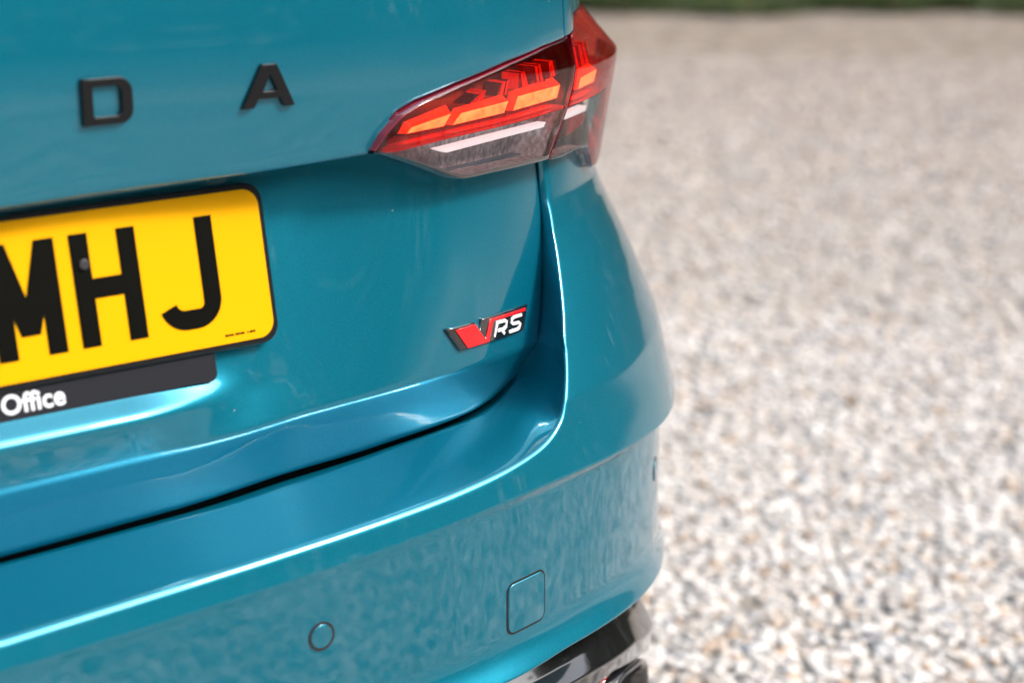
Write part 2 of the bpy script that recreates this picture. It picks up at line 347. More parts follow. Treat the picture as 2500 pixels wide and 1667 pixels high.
for s in SG:
    k = s/.5595
    Q = lambda z,d: P(k*Send(z) if s>.0 else 0.0*z, z, d)
    sr = lambda z: k*Send(z)
    lt,lb = float(zLT(sr(.12) if s>.34 else s)),float(zLB(sr(.045) if s>.34 else s)); lamp = float(sm(.336,.346,s))
    if s<.335: lb = lt
    zt = np.linspace(.42,lt,40); up = P(sr(zt),zt,dU(sr(zt),zt))
    z2 = (lt-.004) if s<.335 else min(.0720,lb+.0015)
    p1 = up[-1]; p2 = Q(z2,dT(sr(z2),z2))
    pa = p1+(p2-p1)/3; pb = p1+(p2-p1)*2/3
    pa = pa*(1-lamp)+Q(lt-.003,.118)*lamp; pb = pb*(1-lamp)+Q(z2+.0005,dT(sr(z2),z2)+.026*float(sm(.35,.40,s)))*lamp
    rd = float(ridge(s)); z3 = float(zL3(s)); lf = 1-float(sm(.18,.3,s)); z4 = float(zL4(s)) if s<.50 else float(zL4(s)*(1-sm(.50,.53,s))+np.interp(s,L4s,L4z)*sm(.50,.53,s)); z3 = max(z3,z4+.0006)
    q = lambda z,dd: P(sr(z),z,dT(sr(z),z)-dd)
    zz = np.linspace(z2,-.074,26); seat = P(sr(zz),zz,dT(sr(zz),zz))
    r1 = np.stack([seat[-1],q(-.0900,rd)]); r2 = np.stack([q(-.0900,rd),P(sr(z3),z3,dT2(sr(z3),z3))])
    zk = np.linspace(z3,z4,10); kk = P(sr(zk),zk,dT2(sr(zk),zk)); ret = np.stack([kk[-1],P(sr(z4),z4+.001,dT2(sr(z4),z4)+.03)])
    cols.append(profile([up,np.stack([p1,pa]),np.stack([pa,pb]),np.stack([pb,p2]),seat,r1,r2,kk,ret],[40,4,4,4,26,6,8,10,3],[.0045,.001,.001,.006,.008,.006,.004,.0022],m=7))
G = np.array(cols); G[0,:,0] = 0
# right-hand edge folds inwards
e1 = G[-1].copy(); nrm = np.array([.25,.97,0.])
e2 = e1+np.array([.0012,.0006,0]); e3 = e1+np.array([.0018,.003,0]); e4 = e1+np.array([-.004,.035,0])
G = np.concatenate([G,[e2,e3,e4]],0)
tailgate = grid_obj('tailgate', G, M['paint'], car, mirror=True)

# black strip added in the shut line, standing in for the gap's shade
zs = np.linspace(-.108,.046,60)
sd_ = np.array([[P(Send(z)+a,z,dT(Send(z),z)+b_) for a,b_ in ((.0006,.0040),(.0010,.0014),(.0046,.0014),(.0050,.0040))] for z in zs])
for sg in (1,-1):
    G_ = sd_.copy(); G_[...,0] *= sg; grid_obj('gap_shade',G_,M['rubber'],tailgate,flip=sg<0,wd=False)
# raised letters of the maker's name
LD = lambda u,v: (u,v)
def letter(name, loops, s0, z0):
    return poly_obj(name,[[(s0+a*.001,z0+b*.001) for a,b in lp] for lp in loops],dU,.0018,M['satin_black'],tailgate,.0006,.0030,grid=.006)
def arc(cx,cy,rx,ry,a0,a1,n=8): return [(cx+rx*math.cos(R(a0+(a1-a0)*k/n)),cy+ry*math.sin(R(a0+(a1-a0)*k/n))) for k in range(n+1)]
letter('letter_d',[[(0,0)]+arc(27,9.5,9.5,9.5,-90,0)+arc(26,21,10.5,10.5,0,90)+[(0,31.5)], [(7.6,5.6)]+arc(24.5,9.6,4,4,-90,0)+arc(24,21.4,4.5,4.5,0,90)+[(7.6,25.9)]],.1155,.1162)
letter('letter_a',[[(0,0),(9.2,0),(13.2,6.2),(30.4,6.2),(33,0),(42,0),(28.6,30.4),(17,30.4)],[(17.2,11.6),(28.2,11.6),(23,23)]],.2341,.1174)

# sport badge beside the number plate
dTb = lambda s,z: dT(s,z)
bd = poly_obj('sport_badge',[[(.4264,-.0750),(.4616,-.0750),(.4686,-.0832),(.4725,-.0743),(.5445,-.0752),(.5336,-.0950),(.4411,-.0946)]],dTb,.0011,M['gloss_black'],car,.0007,.0018,grid=.01)
bd['label'] = 'black sport badge with red V and silver RS lettering'
poly_obj('badge_stripe',[[(.4363,-.0768),(.4616,-.0762),(.474,-.0911),(.483,-.0760),(.5388,-.0770),(.5376,-.0795),(.4871,-.0786),(.4786,-.0938),(.4497,-.0938)]],dTb,.0030,M['badge_red'],bd,.0003,.0008,grid=.01)
poly_obj('badge_letter_r',[stroke([(.4866,-.0916),(.4929,-.0808),(.5042,-.0812),(.5066,-.0826),(.5050,-.0864),(.5022,-.0876),(.4920,-.0874)],.0028)],dTb,.0030,M['badge_white'],bd,.0002,.0006)
poly_obj('badge_letter_r_leg',[stroke([(.4984,-.0880),(.5022,-.0918)],.0030)],dTb,.0030,M['badge_white'],bd,.0002,.0006)
poly_obj('badge_letter_s',[stroke([(.5318,-.0815),(.5190,-.0811),(.5157,-.0822),(.5138,-.0846),(.5158,-.0862),(.5254,-.0868),(.5276,-.0886),(.5254,-.0912),(.5232,-.0919),(.5090,-.0917)],.0027)],dTb,.0030,M['badge_white'],bd,.0002,.0006)

# ---- number plate: a flat sheet tilted 11 degrees in its black surround
plate = bpy.data.objects.new('number_plate',None); col.objects.link(plate); plate.parent = car
plate.location = (0,0,ZG); plate.rotation_euler = (R(90-11.23),0,0); plate['label'] = 'yellow number plate in a black surround'
def flat(name, loops, w0, w1, m, bevel=0, offs=(0,0)):
    cu = bpy.data.curves.new(name,'CURVE'); cu.dimensions='2D'; cu.fill_mode='BOTH'
    for lp in loops:
        sp = cu.splines.new('POLY'); sp.points.add(len(lp)-1); sp.use_cyclic_u = True
        for q,(a,b_) in zip(sp.points,lp): q.co = (a+offs[0],b_+offs[1],0,1)
    cu.extrude = (w1-w0)/2; cu.bevel_depth = bevel; cu.offset = -bevel; cu.bevel_resolution = 2
    ob = bpy.data.objects.new('tmp',cu); col.objects.link(ob); dg = bpy.context.evaluated_depsgraph_get()
    me = bpy.data.meshes.new_from_object(ob.evaluated_get(dg)); bpy.data.objects.remove(ob)
    me.transform(Matrix.Translation((0,0,(w0+w1)/2))); me.materials.clear()
    return link(name,me,plate,m)
flat('plate_surround',[rrect(-.2635,.2635,-.0590,.0590,.014,8)],-.0075,.0006,M['satin_black'],.0016)
flat('plate_sheet',[rrect(-.2590,.2590,-.0545,.0545,.0125,8)],.0024,.0030,M['yellow'],.0002)
flat('plate_holder',[rrect(-.210,.210,-.0800,-.0500,.006,6)],-.0085,-.0020,M['holder'],.0012)
gl = {'letter_m':[[(0,0),(0,79),(14.5,79),(25,41),(35.5,79),(50,79),(50,0),(36,0),(36,28),(32,15),(18,15),(14,28),(14,0)]],
      'letter_h':[[(0,0),(0,79),(14,79),(14,47),(36,47),(36,79),(50,79),(50,0),(36,0),(36,33),(14,33),(14,0)]],
      'letter_j':[[(36,79),(50,79)]+arc(29,21,21,21,0,-90,10)+arc(21,21,21,21,-90,-162,8)+arc(20,21,6.6,7.0,-166,-90,6)+arc(31.5,18.5,4.5,4.5,-90,0,6)]}
for k,(n,lp) in enumerate(gl.items()):
    flat(n,[[((a+47+61*k)*.001,(b_-39.5)*.001) for a,b_ in l] for l in lp],.0034,.0037,M['ink'],0)
for k,(a,wd) in enumerate(((0,2.2),(2.8,1.6),(4.9,1.8),(8.2,2.4),(11.1,1.4),(13.2,2.3),(18.2,.8),(20.2,2.6),(23.3,1.4))):
    flat('plate_maker_print',[[((218+a)*.001,-.0492),((218+a+wd)*.001,-.0492),((218+a+wd)*.001,-.0478),((218+a)*.001,-.0478)]],.0034,.0036,M['ink'])
flat('screw_cap',[circ(.1165,.0180,.0040,20)],.0036,.0052,M['black_plastic'],.0010)
# white word on the holder below the plate
fc = bpy.data.curves.new('office','FONT'); fc.body = 'Office'; fc.size = .0185; fc.offset = .00042; fc.extrude = .0003; fc.space_character = 1.03
ob = bpy.data.objects.new('tmp',fc); col.objects.link(ob); dg = bpy.context.evaluated_depsgraph_get()
me = bpy.data.meshes.new_from_object(ob.evaluated_get(dg)); bpy.data.objects.remove(ob); me.materials.clear()
me.transform(Matrix.Translation((.0445,-.0748,-.0006)))
link('holder_lettering',me,plate,M['white'])

# ------------------------------------------------------------------ tail lamps
zBd = lambda s: np.interp(s,[.3397,.3634,.4169,.458,.5681,.70,1.0],[.0776,.0762,.0797,.0811,.0835,.0828,.0815])
sGap = lambda z: np.interp(z,[.0434,.0622,.0824,.0961,.1142,.1271,.1406],[.5685,.5782,.5922,.5967,.6039,.6031,.6015])
gT = lambda s: np.maximum(zLT(s)-.0012,zBd(s)+.0006)
gB = lambda s: np.minimum(zLB(s)+.0002,zBd(s)-.0005)
def gate_pt(k,z,ds):                       # k: 0 at the tip .. 1 at the gap
    s = .3400+k*(sGap(z)-.0016-.3400); return P(s,z,dLamp(s,z)+ds)
KS = np.r_[np.linspace(0,.12,16,endpoint=False),np.linspace(.12,1,54)]
def gate_grid(zlo,zhi,n,ds=0,lo_rim=(),hi_rim=()):
    rows=[]
    for k in KS:
        s = .34+k*.26
        a,b_ = float(zlo(s)),float(zhi(s)); zz = np.linspace(a,b_,n)
        row = [gate_pt(k,a+dz,ds+dd) for dz,dd in lo_rim[::-1]]+[gate_pt(k,z,ds) for z in zz]+[gate_pt(k,b_+dz,ds+dd) for dz,dd in hi_rim]
        rows.append(np.array(row).reshape(-1,3))
    G_ = np.array(rows); last = G_[-1].copy()
    return G_,last
def add_edge(G_, steps):
    return np.concatenate([G_]+[(G_[-1]+np.array(st))[None] for st in steps],0)
def poly_prism(name, front, back, dfun, m, parent, mats=None, apex=None):
    V=[];F=[];mi=[]
    f = P([a for a,_ in front[0]],[b_ for _,b_ in front[0]],np.array([dfun(a,b_) for a,b_ in front[0]])+front[1])
    g = P([a for a,_ in back[0]],[b_ for _,b_ in back[0]],np.array([dfun(a,b_) for a,b_ in back[0]])+back[1])
    n = len(f); V = list(f)+list(g)
    if apex is None: F.append(tuple(range(n))); mi.append(0)
    else:
        V.append(apex)
        for i in range(n): F.append((i,(i+1)%n,2*n)); mi.append(i%2)
    for i in range(n): F.append((i,i+n,(i+1)%n+n,(i+1)%n)); mi.append(1)
    me = mesh_np(name,V,F,False,mi)
    return link(name,me,parent,mats or m)
def facet(name, poly, dfun, parent, seed, ds=.012):
    """an upright prism: lit front, dark flanks, its top leaning back"""
    c = np.mean(poly,axis=0); k = .72+.2*((seed*7)%5)/5
    front = [(c[0]+(a-c[0])*k, c[1]+(b_-c[1])*.94) for a,b_ in poly]
    return poly_prism(name,(front,ds),(poly,ds+.016),dfun,None,parent,[M['facet_a'] if seed%3 else M['facet_b'],M['facet_b'] if seed%2 else M['facet_a']])
def split_facets(q, n):
    """a quad (bl, tl, tr, br) cut into n upright slivers"""
    o=[]
    for i in range(n):
        a,b_ = i/n,(i+.74)/n
        L_ = lambda p,q_,t:(p[0]+(q_[0]-p[0])*t,p[1]+(q_[1]-p[1])*t)
        o.append([L_(q[0],q[3],a),L_(q[1],q[2],a),L_(q[1],q[2],b_),L_(q[0],q[3],b_)])
    return o

def build_gate_lamp():
    # housing: a dark bowl behind the lens (upper) with a grey reflector (lower)
    Gh,_ = gate_grid(lambda s:gB(s)+.001,lambda s:gT(s)-.001,16,.036,[(0,-.030)],[(0,-.030)])
    G2,_ = gate_grid(lambda s:gB(s)+.001,lambda s:gT(s)-.001,16,.006,[(0,0)],[(0,0)]); Gh = np.concatenate([Gh,G2[-1:]],0)
    h = grid_obj('tailgate_lamp',Gh,[M['housing_red'],M['housing_grey']],car,wd=False)
    me = h.data
    for p in me.polygons:
        c = p.center; zz = c.z-ZG; p.material_index = 1 if zz < float(zBd(min(.6,max(.34,c.x*1.07)))) -.001 else 0
    h['label'] = 'lit red and clear lamp on the tailgate edge'
    Gr,_ = gate_grid(lambda s:zBd(s)+.0003,gT,18,0,(),[(.0004,.0015),(.0002,.014)])
    Gr = add_edge(Gr,[(.0008,.001,0),(.0005,.016,0)])
    lr = grid_obj('red_lens',Gr,[M['lens_red'],M['lens_rim']],h,wd=False)
    n,k = Gr.shape[:2]
    for p in lr.data.polygons:
        i,j = divmod(p.index,k-1)
        if i>=n-3 or j>=k-3: p.material_index = 1
    Gc,_ = gate_grid(gB,lambda s:zBd(s)-.0003,14,0,[(-.0009,.0012),(-.0014,.0045),(-.0022,.012)],())
    Gc = add_edge(Gc,[(.0006,.001,0),(.0003,.008,.0005)])
    lc = grid_obj('clear_lens',Gc,[M['lens_clear'],M['lens_rim_clear'],M['lens_rim']],h,wd=False)
    n,k = Gc.shape[:2]
    for p in lc.data.polygons:
        i,j = divmod(p.index,k-1)
        if j<4: p.material_index = 1
        elif i>=n-3: p.material_index = 2
    # bright red dividing strip between the two lenses
    ss = np.linspace(.350,.590,50); dz = [(-.0014,.003),(.0014,.003),(.0018,.032),(-.0018,.032)]
    Gd = np.array([[P(s,float(zBd(s))+a,float(dLamp(s,zBd(s)))+b_) for a,b_ in dz] for s in ss])
    grid_obj('dividing_strip',Gd,M['strip_red'],h,wd=False)
    for bar,hot in (([(.3784,.0851),(.3840,.0933),(.4302,.1016),(.4222,.0864)],[(.3807,.0859),(.3848,.0900),(.4284,.0960),(.4218,.0871)]),
                    ([(.4310,.0863),(.4402,.0979),(.5048,.1018),(.5007,.0884)],[(.4318,.0867),(.4408,.0950),(.5034,.0976),(.4996,.0888)]),
                    ([(.5121,.0885),(.5163,.1028),(.6050,.1058),(.6000,.0895)],[(.5129,.0889),(.5175,.0998),(.6020,.1003),(.5980,.0899)])):
        poly_prism('light_bar',(hot,.011),(bar,.019),dLamp,None,h,[M['bar_hot'],M['bar_edge']])
    fs = [(([(.4491,.1005),(.4600,.1050),(.4761,.1101),(.4720,.1019)]),2),(([(.4864,.1028),(.4930,.1120),(.5074,.1150),(.5031,.1028)]),3),(([(.5190,.1048),(.5199,.1174),(.5306,.1186),(.5399,.1053)]),3),
          (([(.5480,.1063),(.5441,.1204),(.5627,.1212),(.5696,.1058)]),4),(([(.5765,.1078),(.5742,.1209),(.5892,.1222),(.5964,.1085)]),3)]
    sd = 0
    for q,n_ in fs:
        for pz in split_facets(q,n_): sd += 1; facet('crystal',pz,dLamp,h,sd)
    poly_prism('reversing_strip',([(.4175,.0689),(.5956,.0711),(.5945,.0672),(.4290,.0652)],.012),([(.4175,.0689),(.5956,.0711),(.5945,.0672),(.4290,.0652)],.020),dLamp,None,h,[M['strip_white'],M['strip_white']])
    return h
gate_lamp = build_gate_lamp()

# corner lamp on the body side
cB = lambda s: np.interp(s,[.57,.6157,.66,.69,.71,.735,.77,1.0],[.0440,.0418,.0425,.040,.030,.014,.011,.020])
cSh = lambda s: np.interp(s,[.58,.68,.8,1.0],[.1138,.1130,.1080,.0980])
cTop = lambda s: np.interp(s,[.58,.65,.7,.8,1.0],[.1400,.1420,.1440,.1450,.1400])
CK = np.linspace(0,1,90)
def corner_s(k,z): g = sGap(z)+.0016; return g+k*(1.0-g)
def corner_row(k,seq,ds=0):
    o=[]
    for z,dd,top in seq:
        s = corner_s(k,z); base = dLamp(s,min(z,float(cSh(s)))) if not top else (float(dQ(s,float(cTop(s)))) - .001)
        o.append(P(s,z,base+dd+ds))
    return np.array(o).reshape(-1,3)
def corner_prof(k, lo, hi, ds=0):
    """lens rows from lo to hi, over the shoulder when hi is 'top'"""
    s0 = float(corner_s(k,.09)); z0 = lo(s0)
    sh = float(cSh(s0)); tp = float(cTop(s0))
    if hi=='top':
        zz = np.linspace(z0,sh,16); a = np.array([P(corner_s(k,z),z,dLamp(corner_s(k,z),z)+ds) for z in zz]).reshape(-1,3)
        s1 = corner_s(k,tp); end = P(s1,tp,float(dQ(s1,tp+.006))-.001+ds).reshape(3)
        return profile([a,np.stack([a[-1],end])],[16,10],[.003],m=5)
    zz = np.linspace(z0,hi(s0),14); return np.array([P(corner_s(k,z),z,dLamp(corner_s(k,z),z)+ds) for z in zz]).reshape(-1,3)
def build_corner_lamp():
    Gh = np.array([corner_prof(k,lambda s:float(cB(s)),'top',.034) for k in CK])
    rim0 = np.array([corner_prof(k,lambda s:float(cB(s)),'top',.004) for k in CK])
    Gh = np.concatenate([rim0[:, :1],Gh,rim0[:, -1:]],1)
    Gh = np.concatenate([np.concatenate([rim0[0,:1],rim0[0],rim0[0,-1:]],0)[None],Gh],0)
    h = grid_obj('corner_lamp',Gh,[M['housing_red'],M['housing_grey'],M['housing_glow']],car,wd=False)
    for p in h.data.polygons:
        if p.center.x > .695 or p.center.z-ZG>.084: p.material_index = 2 if p.center.x>.695 else 0
        elif p.center.z-ZG < .082: p.material_index = 1
    h['label'] = 'lit red lamp wrapping round the rear corner of the body'
    Gr = np.array([corner_prof(k,lambda s:float(zBd(s))+.0003,'top') for k in CK])
    Gr = np.concatenate([Gr,(Gr[:, -1]+np.array([0,.002,-.0005]))[:,None],(Gr[:, -1]+np.array([-.002,.012,-.002]))[:,None]],1)
    Gr = np.concatenate([(Gr[0]+np.array([-.0006,.015,0]))[None],(Gr[0]+np.array([-.0006,.001,0]))[None],Gr],0)
    lr = grid_obj('red_lens',Gr,[M['lens_red_corner'],M['lens_rim']],h,wd=False); n,k_ = Gr.shape[:2]
    for p in lr.data.polygons:
        i,j = divmod(p.index,k_-1)
        if i<2 or j>=k_-3: p.material_index = 1
    Gc = np.array([corner_prof(k,lambda s:float(cB(s)),lambda s:float(zBd(s))-.0003) for k in CK])
    b0 = Gc[:,0]; Gc = np.concatenate([(b0+np.array([-.004,.012,-.0025]))[:,None],(b0+np.array([-.001,.003,-.0012]))[:,None],(b0+np.array([0,.0008,-.0008]))[:,None],Gc],1)
    Gc = np.concatenate([(Gc[0]+np.array([-.0006,.015,0]))[None],(Gc[0]+np.array([-.0006,.001,0]))[None],Gc],0)
    lc = grid_obj('clear_lens',Gc,[M['lens_clear'],M['lens_rim_clear'],M['lens_rim'],M['lens_red_corner']],h,wd=False); n,k_ = Gc.shape[:2]
    for p in lc.data.polygons:
        i,j = divmod(p.index,k_-1); c = p.center
        if j<3: p.material_index = 1 if CK[max(0,min(len(CK)-1,i-2))]<.24 else 2
        elif i<2: p.material_index = 2
        elif CK[max(0,min(len(CK)-1,i-2))]>.235: p.material_index = 3
    poly_prism('light_bar',([(.6475,.0906),(.6515,.1000),(.7150,.0996),(.7110,.0895)],.011),([(.6440,.0902),(.6490,.1042),(.7209,.1036),(.7133,.0888)],.019),dLamp,None,h,[M['bar_hot'],M['bar_edge']])
    poly_prism('light_bar',([(.6130,.0912),(.6140,.1030),(.6340,.1034),(.6330,.0912)],.012),([(.6125,.0905),(.6130,.1050),(.6350,.1055),(.6340,.0905)],.02),dLamp,None,h,[M['bar_edge'],M['bar_edge']])
    sd = 40
    for q,n_ in (([(.6120,.1080),(.6120,.1240),(.6400,.1250),(.6420,.1080)],3),([(.6480,.1075),(.6440,.1260),(.6900,.1270),(.7050,.1075)],5)):
        for pz in split_facets(q,n_): sd += 1; facet('crystal',pz,dLamp,h,sd,.014)
    ss = np.linspace(.595,.96,50); dz = [(-.0012,.003),(.0012,.003),(.0016,.030),(-.0016,.030)]
    grid_obj('dividing_strip',np.array([[P(s,float(zBd(s))+a,float(dLamp(s,zBd(s)))+b_) for a,b_ in dz] for s in ss]),M['strip_red'],h,wd=False)
    w4 = [(.6262,.0676),(.6266,.0726),(.7000,.0702),(.7010,.0652)]
    poly_prism('reversing_strip',(w4,.012),(w4,.020),dLamp,None,h,[M['strip_white'],M['strip_white']])
    return h
corner_lamp = build_corner_lamp()
def mirror_part(o):
    c = o.copy(); col.objects.link(c); c.parent = car; c.scale.x = -1
    for ch in o.children:
        d = ch.copy(); col.objects.link(d); d.parent = c
    return c
for lm in (gate_lamp,corner_lamp): mirror_part(lm)

# ------------------------------------------------------------------ body behind and beside
WC, WR = 1.02, .36                           # rear wheel centre (y) and arch radius
def quarter():
    cols=[]
    SS = np.r_[np.linspace(.583,.80,60,endpoint=False),np.linspace(.80,1.0,24,endpoint=False),np.linspace(1.0,2.4,90,endpoint=False),np.linspace(2.4,4.4,20)]
    for s in SS:
        y = float(np.interp(s,PS,PY))
        if s<1.0: zl = float(cTop(s))+.0016
        elif s<1.205: zl = .0495
        else:
            zl = -.52
            if abs(y-WC)<WR+.001: zl = max(zl,-.78+.33+math.sqrt(max(0,(WR+.001)**2-(y-WC)**2)))
        lean = lambda z: (float(sm(.578,.586,s))*0+0)
        def dd(z):
            up_ = dQ(s,z); lo_ = np.interp(z,[-.52,-.3]+_zB+[.114],[.03,.01]+_dB+[.085])*side(s)
            t = sm(.108,.140,z); return up_*t+lo_*(1-t)
        zz = np.r_[np.linspace(.42,.16,12,endpoint=False),np.linspace(.16,max(zl,.1395),10)] if s<1.0 else np.r_[np.linspace(.42,.16,12,endpoint=False),np.linspace(.16,min(.05,zl+.02) if zl<.03 else zl,10)]
        if s>=1.0: zz = np.r_[np.linspace(.42,.16,12,endpoint=False),np.linspace(.16,zl,34)]
        else: zz = np.r_[np.linspace(.42,.16,12,endpoint=False),np.linspace(.16,zl,33),zl-.0005]
        row = [P(s,z,dd(z)) for z in zz]
        if s<1.0: row[-1] = P(s,zl-.001,dd(zl)+.012)
        cols.append(np.array(row).reshape(-1,3))
    G_ = np.array(cols)
    a = G_[0]; G_ = np.concatenate([(a+np.array([-.004,.035,0]))[None],(a+np.array([-.0012,.003,0]))[None],(a+np.array([-.0008,.0006,0]))[None],G_],0)
    return G_
Gq = quarter()
q1 = grid_obj('quarter_panel',Gq,M['paint'],car)
Gm = Gq.copy(); Gm[...,0] *= -1
grid_obj('quarter_panel',Gm,M['paint'],car,flip=True)
# dark inner shell that closes every shut line
SS = np.linspace(0,4.3,120); ZZ = np.array([-.50,-.36,-.25,-.1,0,.1,.2,.40])
Gi = np.array([[P(s,z,.16+.05*(z<-.3)) for z in ZZ] for s in SS]); Gi[0,:,0] = 0
Gi = np.concatenate([np.stack([np.array([0,1.5,ZG-.50])*[1,1,1]]*len(SS))[:,None],Gi,np.stack([np.array([0,1.5,ZG+.40])]*len(SS))[:,None]],1)
Gi[:,0,1] = Gi[:,1,1]; Gi[:,-1,1] = Gi[:,-2,1]
# cut the shell away round the wheel
grid_obj('inner_shell',Gi,M['inner'],car,mirror=True)
# glasshouse and roof
zz = np.linspace(.42,.70,8); SS = np.linspace(0,3.4,100)
Gg = np.array([[P(s,z,float(dQ(s,.42))+(z-.42)*(.95*(1-sm(.6,1.1,s))+.42*sm(.6,1.1,s))) for z in zz] for s in SS]); Gg[0,:,0] = 0
grid_obj('window_glass',Gg,M['glass_dark'],car,mirror=True)
top = Gg[:,-1]; Gr = np.array([[t_+np.array([0,0,.0]),t_*np.array([.985,1,1])+np.array([0,.02 if t_[1]<.6 else 0,.018]),np.array([t_[0]*.6,max(t_[1],.5),t_[2]+.05]),np.array([0,max(t_[1],.5),t_[2]+.065])] for t_ in top]); Gr[0,:,0] = 0
grid_obj('roof',Gr,M['paint'],car,mirror=True)
# wheels
def lathe(name, prof, n, m, parent, axis_x=True):
    V=[];F=[]
    for k in range(n):
        a = 2*math.pi*k/n
        for x,r_ in prof: V.append((x,r_*math.cos(a),r_*math.sin(a)))
    kk = len(prof)
    for i in range(n):
        for j in range(kk-1): F.append((i*kk+j,((i+1)%n)*kk+j,((i+1)%n)*kk+j+1,i*kk+j+1))
    return link(name,mesh_np(name,V,F),parent,m)
for sx in (1,-1):
    wh = bpy.data.objects.new('wheel',None); col.objects.link(wh); wh.parent = car; wh.location = (sx*.775,WC,.33); wh.scale.x = sx
    lathe('tyre',[(-.11,.235),(-.115,.30),(-.10,.325),(0,.33),(.10,.325),(.115,.30),(.11,.235)],48,M['rubber'],wh)
    rim = lathe('rim',[(-.10,.235),(.09,.235),(.10,.24),(.112,.238),(.10,.225),(.02,.21),(.0,.06),(.02,.0)],48,M['alloy'],wh)
    for k in range(10):
        a = 2*math.pi*k/10+.2
        V=[]
        for r_,hw in ((.03,.02),(.225,.014)):
            for dx in (.055,.095):
                for sg in (-1,1): V.append((dx-.02*(r_<.1),r_*math.cos(a)-sg*hw*math.sin(a),r_*math.sin(a)+sg*hw*math.cos(a)))
        me = mesh_np('spoke',V,[(0,1,3,2),(4,6,7,5),(0,4,5,1),(2,3,7,6),(0,2,6,4),(1,5,7,3)],False); link('spoke',me,rim,M['alloy'])

# ------------------------------------------------------------------ diffuser below the bumper
dfI = lambda s: np.interp(s,[0,.477,.562,.634,.70,.80,1.2],[-.366,-.3775,-.3785,-.3840,-.394,-.402,-.402])
dfE = lambda s: np.interp(s,[0,.5085,.5546,.6465,.6972,.79,1.2],[-.376,-.3848,-.3880,-.3998,-.4130,-.4300,-.430])
dfL = lambda s: np.interp(s,[0,.5627,.6021,.6749,.7935,1.2],[-.402,-.4065,-.4090,-.4260,-.4620,-.462])
rows=[]
DS = [(s,0) for s in np.linspace(0,.740,116)]+[(.744,.0008),(.750,.006),(.755,.012),(.7565,.016),(.7565,.06)]
for s,cd in DS:
    se = min(s,.744)
    pr = [P(s,zL8(se)+.004,.045+cd),P(s,float(dfI(se))+.010,.030+cd),P(s,float(dfI(se))-.2*cd,.0225+cd),P(s,float(dfE(se))-.0030-.1*cd,.0092+cd),P(s,float(dfL(se))-.004,.0135+cd),P(s,float(dfL(se))-.010,.05+cd),P(s,-.50,.10+cd)]
    pr = [x.reshape(3) for x in pr]
    rows.append(profile([np.stack(pr[i:i+2]) for i in range(6)],[3,3,8,6,4,4],[.001,.0015,.0015,.002,.01],m=4))
Gd = np.array(rows); Gd[0,:,0] = 0
diff = grid_obj('diffuser',Gd,M['gloss_black'],car,mirror=True)
diff['label'] = 'gloss black diffuser under the bumper'
for sg in (1,-1):
    V=[]
    ss = np.linspace(.560,.715,24)
    G_ = np.array([[P(s,-.4150-.205*(s-.575)+a,.022+b_) for a,b_ in ((0,.02),(0,0),(-.006,.001),(-.006,.02))] for s in ss]); G_[...,0] *= sg
    grid_obj('red_reflector',G_,M['red_reflector'],diff,flip=sg<0,wd=False)
    # bright-edged exhaust finisher tucked in the corner
    rows=[]
    for k in range(41):
        a = 2*math.pi*k/40; ca,sa = math.cos(a),math.sin(a); ex = lambda v: math.copysign(abs(v)**.6,v)
        rr=[]
        for f_,dd in ((.86,.10),(.86,.004),(.92,-.002),(1,.001),(1,.10)):
            rr.append(P(.655+.062*f_*ex(ca),-.462-.10*.4*(.0)+.034*f_*ex(sa)-.05*ex(ca)*.25,.012+dd).reshape(3))
        rows.append(np.array(rr))
    G_ = np.array(rows); G_[...,0] *= sg
    grid_obj('exhaust_finisher',G_,M['gloss_black'],diff,flip=sg<0)

